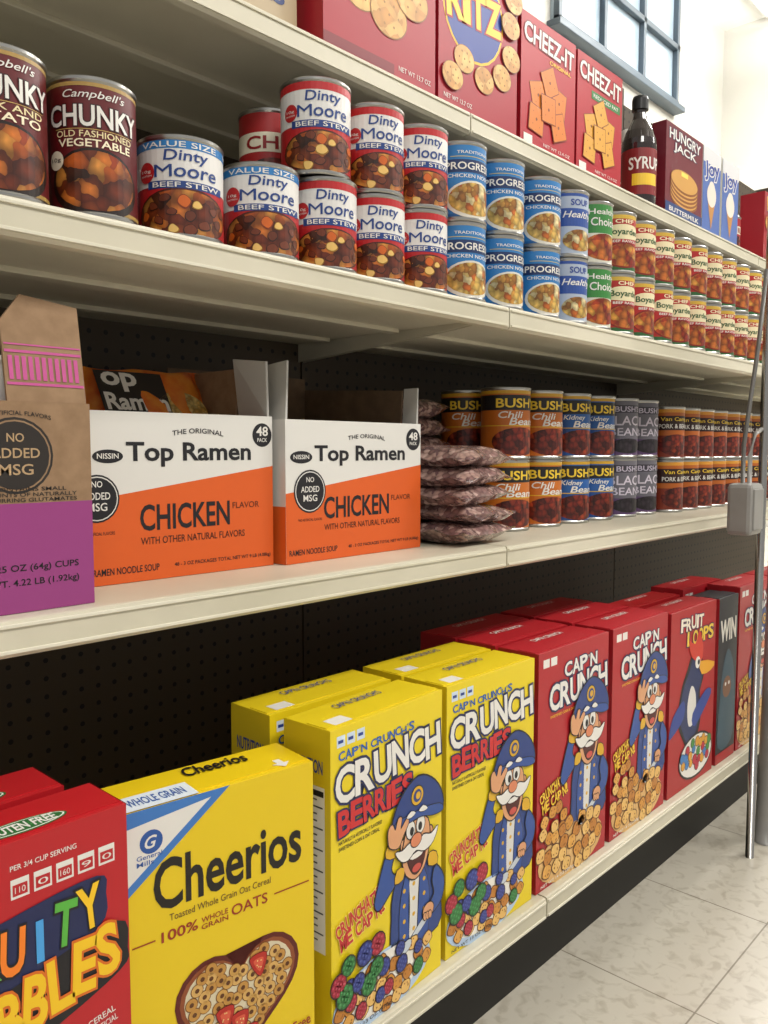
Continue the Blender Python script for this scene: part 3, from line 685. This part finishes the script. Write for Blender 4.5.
def facepack(L,Wd,seed):
    m=pillow(L,Wd,.034,NB,seed)
    A=Art(L*.84,Wd*.76);A.ell(.74,.42,.24,NZ,1,ry=.19);A.rect(.0,.36,.62,.98,'#1A1414',1);A.text('op',.06,.68,.36,.95,WHITE,2,.03);A.text('Ramen',.04,.4,.6,.64,WHITE,2,.03);A.rect(0,.05,.5,.28,'#8A2A10',1)
    m.art(A,lambda x,y,z:(x-L*.42,y-Wd*.38,.0345+z));return m
put('noodle_packet',facepack(.17,.12,6),(.54,.905,S3+.174),0,60)
def f_cup(A):
    A.rect(0,0,1,1,KRAFT,.5);A.rect(0,0,1,.52,'#943C7C',1)
    u,v=.72,.745
    A.ell(u,v,.135,'#2A2420',2);A.ell(u,v,.126,KRAFT,3);A.ell(u,v,.12,'#2A2420',4)
    A.text('NO',u-.03,.81,u+.03,.85,'#B89A74',5,.01);A.text('ADDED',u-.085,.735,u+.085,.78,'#B89A74',5,.01);A.text('MSG',u-.06,.655,u+.06,.705,'#B89A74',5,.01)
    A.text('NO ARTIFICIAL FLAVORS',u-.13,.915,u+.13,.935,'#2A2420',3,.01,arc=1)
    A.text('*CONTAINS SMALL',.62,.578,.9,.597,'#2A2420',3,.01);A.text('AMOUNTS OF NATURALLY',.58,.552,.94,.57,'#2A2420',3,.01);A.text('OCCURRING GLUTAMATES',.58,.527,.94,.545,'#2A2420',3,.01)
    A.text('30 - 2.25 OZ (64g) CUPS',.54,.19,.94,.23,BLACK,3,.01);A.text('NET WT. 4.22 LB (1.92kg)',.54,.12,.94,.16,BLACK,3,.01)
m=M();W,H,Dp,t=.235,.176,.2,.004
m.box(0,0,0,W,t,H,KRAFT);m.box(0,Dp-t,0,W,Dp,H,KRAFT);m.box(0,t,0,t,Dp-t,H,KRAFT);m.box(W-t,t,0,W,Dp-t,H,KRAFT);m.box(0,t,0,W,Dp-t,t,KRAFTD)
A=Art(W,H);f_cup(A);m.art(A,lambda x,y,z:(x,-z-.00005,y))
SL=.155
fl=[(W*.70,0),(W*.99,0),(W*.99,.084),(W*.78,.09),(W*.70,.066)]
P=[Vector((a,.001+SL*b_,H+b_)) for a,b_ in fl];n=Vector((0,.003,0));m.add(P+[p+n for p in P],[(0,1,2,3,4),(9,8,7,6,5)]+[(i,(i+1)%5,5+(i+1)%5,5+i) for i in range(5)],KRAFT)
A=Art(W,.09)
for k in range(11): A.rect(.715+k*.024,.2,.73+k*.024,.42,'#C0508E',1)
A.rect(.705,.15,.985,.175,'#C0508E',1);A.rect(.705,.45,.985,.475,'#C0508E',1);A.rect(.705,.52,.985,.535,'#C0508E',1)
m.art(A,lambda x,y,z:(x,.001+y*SL-z-.0004,H+y))
put('cup_noodle_case',m,(.119,.684,gz(S3)))
def cup():
    m=M();m.lathe([(0,0),(.03,0),(.031,.003),(.042,.098),(.045,.1),(.045,.103),(.042,.104),(0,.104)],mat('#E8E4DE',.5),32)
    A=Art(.08,.1,-.04);A.text('CUP',.1,.6,.9,.8,RED,2,.04);A.text('3',.3,.3,.7,.55,RED,2,.04);m.artcyl(A,.0425);return m.mesh('noodle_cup')
cp=cup()
for i in range(2):
    for k in (0,1): put('noodle_cup',cp,(.19+i*.1,.74,S3+.006+k*.1045),-10)
for i in range(5):
    put('dry_bean_bag',pillow(.13,.17,.031,BBAG,10+i,crimp=.08),(.962+.006*math.sin(i*2),.775,S3+.001+i*.0275),rz=4*math.sin(i*3)+2)
for i in range(7):
    put('dry_bean_bag',pillow(.115,.13,.034,BBAG,30+i),(1.07,.955,S3+.001+i*.0315),rz=3*math.sin(i*2))

# ------------------------------------------------------------------ shelving
BACK=1.1
def shelf(z,yf,x0,x1,lip=.031):
    m=M();prof=[(BACK,z),(yf+.004,z),(yf+.001,z-.001),(yf,z-.004),(yf,z-lip+.003),(yf+.003,z-lip),(yf+.014,z-lip),(yf+.014,z-.014),(BACK,z-.014)]
    n=len(prof);vs=[(x0,y,q) for y,q in prof]+[(x1,y,q) for y,q in prof]
    m.add(vs,[tuple(range(n)),tuple(range(2*n-1,n-1,-1))]+[(i,(i+1)%n,n+(i+1)%n,n+i) for i in range(n)],CREAM)
    m.box(x0+.002,yf-.0018,z-.0065,x1-.002,yf+.001,z-.0035,CREAM2,.0004)
    m.box(x0+.002,yf-.0018,z-lip+.0035,x1-.002,yf+.001,z-lip+.0065,CREAM2,.0004)
    for yy in (.45,.8): 
        y=yf+(BACK-yf)*yy; m.box(x0+.02,y-.01,z-.02,x1-.02,y+.01,z-.0138,CREAM,.001)
    for xx in (x0+.002,x1-.005):
        m.add([(xx,yf+.02,z-.0135),(xx,BACK,z-.0135),(xx,BACK,z-.045),(xx,yf+.1,z-.022),(xx+.003,yf+.02,z-.0135),(xx+.003,BACK,z-.0135),(xx+.003,BACK,z-.045),(xx+.003,yf+.1,z-.022)],
              [(0,1,2,3),(7,6,5,4),(0,1,5,4),(1,2,6,5),(2,3,7,6),(3,0,4,7)],CREAM)
    return m
XJ=.966;XE=2.14;XF=3.31;XS=-.26
for z,yf in ((TZ,.732),(S2,.662),(S3,.662),(BZ,.588)):
    put('shelf_board',shelf(z,yf,XS,XJ-.0015));put('shelf_board',shelf(z,yf,XJ+.0015,XE-.0015));put('shelf_board',shelf(z,yf,XE+.0015,XF))
pm=bpy.data.materials.new('pegboard');pm.use_nodes=True;nt=pm.node_tree;N=nt.nodes;Lk=nt.links;b=N['Principled BSDF']
g=N.new('ShaderNodeNewGeometry');a=N.new('ShaderNodeVectorMath');a.operation='SCALE';a.inputs['Scale'].default_value=1/.0254;Lk.new(g.outputs['Position'],a.inputs[0])
fr=N.new('ShaderNodeVectorMath');fr.operation='FRACTION';Lk.new(a.outputs[0],fr.inputs[0])
sb=N.new('ShaderNodeVectorMath');sb.operation='SUBTRACT';sb.inputs[1].default_value=(.5,.5,.5);Lk.new(fr.outputs[0],sb.inputs[0])
ml=N.new('ShaderNodeVectorMath');ml.operation='MULTIPLY';ml.inputs[1].default_value=(1,0,1);Lk.new(sb.outputs[0],ml.inputs[0])
ln=N.new('ShaderNodeVectorMath');ln.operation='LENGTH';Lk.new(ml.outputs[0],ln.inputs[0])
gt=N.new('ShaderNodeMath');gt.operation='GREATER_THAN';gt.inputs[1].default_value=.14;Lk.new(ln.outputs['Value'],gt.inputs[0])
mx=N.new('ShaderNodeMix');mx.data_type='RGBA';mx.inputs[6].default_value=lin('#080706');mx.inputs[7].default_value=lin('#463A2A');Lk.new(gt.outputs[0],mx.inputs[0]);Lk.new(mx.outputs[2],b.inputs['Base Color']);b.inputs['Roughness'].default_value=.6
for x0,x1 in ((XS,XJ-.002),(XJ+.002,XE-.002),(XE+.002,XF)):
    m=M();m.box(x0,BACK,0,x1,BACK+.006,1.75,pm);put('pegboard_panel',m)
UP=mat('#4A4238',.5)
for x in (XS-.02,XJ,XE,XF+.02):
    m=M();m.box(x-.015,BACK+.007,0,x+.015,BACK+.06,1.8,UP,.002)
    put('shelf_upright',m)
m=M();m.box(XS,.66,0,XF,.672,BZ-.032,mat('#15130F',.6),.001);m.box(XS,.672,0,XF,.69,.012,mat('#15130F',.6));put('kick_plate',m)

# ------------------------------------------------------------------ post, switch box
PG=noisy('grey_painted_metal','#7E7C78','#9A9894',8,.35,3)
CH=mat('#A8A6A2',.22,1)
m=M();m.tube([(1.655,.545,0),(1.655,.545,1.0),(1.665,.547,1.3),(1.672,.552,2.6)],.008,CH)
m.box(1.525,.52,.655,1.590,.565,.75,PG,.008);m.box(1.533,.517,.665,1.582,.522,.74,mat('#8A8884',.4),.002)
m.box(1.585,.54,.675,1.655,.552,.69,PG,.001);m.box(1.585,.54,.715,1.655,.552,.73,PG,.001)
m.tube([(1.55,.545,.748),(1.55,.545,.82),(1.575,.545,.90),(1.61,.546,1.0),(1.645,.547,1.15)],.004,mat('#5E5C58',.4))
m.tube([(1.57,.54,.748),(1.57,.54,.80),(1.59,.54,.84),(1.64,.545,.85)],.004,mat('#8E8C88',.4))
put('pole_switch_box',m)
m=M();pts=[]
for i in range(18):
    z=i/17*1.0;pts.append((1.742+.025*math.sin(z*2.6),.545,z))
m.tube(pts,.02,PG,18)
put('rack_post',m)

# ------------------------------------------------------------------ room
fm=bpy.data.materials.new('vinyl_tile_floor');fm.use_nodes=True;nt=fm.node_tree;N=nt.nodes;Lk=nt.links;b=N['Principled BSDF']
g=N.new('ShaderNodeNewGeometry');br=N.new('ShaderNodeTexBrick');br.offset=0;br.inputs['Scale'].default_value=1
br.inputs['Brick Width'].default_value=.305;br.inputs['Row Height'].default_value=.305;br.inputs['Mortar Size'].default_value=.0016;br.inputs['Mortar Smooth'].default_value=.4
br.inputs['Color1'].default_value=lin('#C2BCAE');br.inputs['Color2'].default_value=lin('#BAB4A6');br.inputs['Mortar'].default_value=lin('#857D6E')
no=N.new('ShaderNodeTexNoise');no.inputs['Scale'].default_value=45;no.inputs['Detail'].default_value=10;no.inputs['Distortion'].default_value=.8
mp=N.new('ShaderNodeMapping');mp.inputs['Location'].default_value=(.09,.17,0);Lk.new(g.outputs['Position'],mp.inputs[0]);Lk.new(mp.outputs[0],br.inputs['Vector']);Lk.new(g.outputs['Position'],no.inputs['Vector'])
rp=N.new('ShaderNodeValToRGB');rp.color_ramp.elements[0].position=.34;rp.color_ramp.elements[0].color=(.8,.78,.75,1);rp.color_ramp.elements[1].position=.5;rp.color_ramp.elements[1].color=(1,1,1,1);Lk.new(no.outputs['Fac'],rp.inputs[0])
mu=N.new('ShaderNodeMix');mu.data_type='RGBA';mu.blend_type='MULTIPLY';mu.inputs[0].default_value=1;Lk.new(br.outputs['Color'],mu.inputs[6]);Lk.new(rp.outputs[0],mu.inputs[7]);Lk.new(mu.outputs[2],b.inputs['Base Color']);b.inputs['Roughness'].default_value=.3
m=M();m.add([(-4,-4,0),(14,-4,0),(14,6,0),(-4,6,0)],[(0,1,2,3)],fm);put('floor',m)
CZ=5.2
WALL=noisy('pale_wall_paint','#C0BDB4','#CAC7BE',1,.7,3)
CEIL=noisy('white_ceiling','#E8E8E4','#F2F2EE',2,.8,3)
m=M();m.box(-4,-4,CZ,14,6,CZ+.05,CEIL);put('ceiling',m)
m=M();m.box(-4,3.5,0,9,3.6,CZ,WALL);put('wall_back',m)
m=M();m.box(9,-4,0,9.1,3.6,CZ,WALL);put('wall_right',m)
m=M();FR=mat('#4E5A64',.4);GL=mat('#A0B0BC',.12)
x0,x1,z0,z1=5.6,7.75,4.04,5.1
m.box(x0,3.47,z0,x1,3.499,z1,GL)
for x in (x0,6.3,7.0,x1-.06): m.box(x,3.42,z0,x+.05,3.47,z1,FR,.005)
for z in (z0,z0+.5,z1-.07): m.box(x0,3.42,z,x1,3.47,z+.05,FR,.005)
m.box(x0-.05,3.38,z0-.05,x1+.05,3.499,z0,FR,.005);put('window_1',m)
TU=mat('#FFFFFF',.5,0,0,9)
def fixture(x,y,z,L=1.2,horiz=True):
    m=M();m.box(x-L/2,y-.15,z,x+L/2,y+.15,z+.05,mat('#DDDDDA',.5),.005)
    for k in (-.07,.07): m.tube([(x-L/2+.03,y+k,z-.02),(x+L/2-.03,y+k,z-.02)],.014,TU,10)
    put('fluorescent_fixture',m)
for x,y in ((7.2,2.4),(5,1.5),(8.3,2.9),(2,-1.2),(-1,-1.2),(5,-1.2)): fixture(x,y,CZ-.06)
def area(x,y,z,p,sx,sy,rx=0,ry=0,col=(1,.965,.91)):
    l=bpy.data.lights.new('aisle_and_fill_light','AREA');l.shape='RECTANGLE';l.size=sx;l.size_y=sy;l.energy=p;l.color=col
    o=bpy.data.objects.new('aisle_and_fill_light',l);scene.collection.objects.link(o);o.location=(x,y,z);o.rotation_euler=(math.radians(rx),math.radians(ry),0)
area(-.3,-.9,2.9,27,1.3,.4,20);area(1.4,-.9,2.9,33,1.3,.4,20);area(3.2,-.9,2.9,48,1.3,.4,20)
area(7,1.6,4.6,300,2.5,1.2,180,0,(1,.99,.98));area(6.5,1.0,4.6,260,2.5,1.2,0,0,(1,.99,.98))  # added fill lamps, not aisle fixtures: they brighten the far walls and ceiling
w=bpy.data.worlds.new('store_ambient');scene.world=w;w.use_nodes=True
w.node_tree.nodes['Background'].inputs[0].default_value=(1,.98,.95,1);w.node_tree.nodes['Background'].inputs[1].default_value=.5
cd=bpy.data.cameras.new('camera');cd.sensor_fit='VERTICAL';cd.sensor_height=24;cd.lens=24*820/1024;cd.clip_start=.02
co=bpy.data.objects.new('camera',cd);scene.collection.objects.link(co);co.location=(0,0,.81);co.rotation_euler=(math.radians(90-4.3),0,math.radians(-47));scene.camera=co
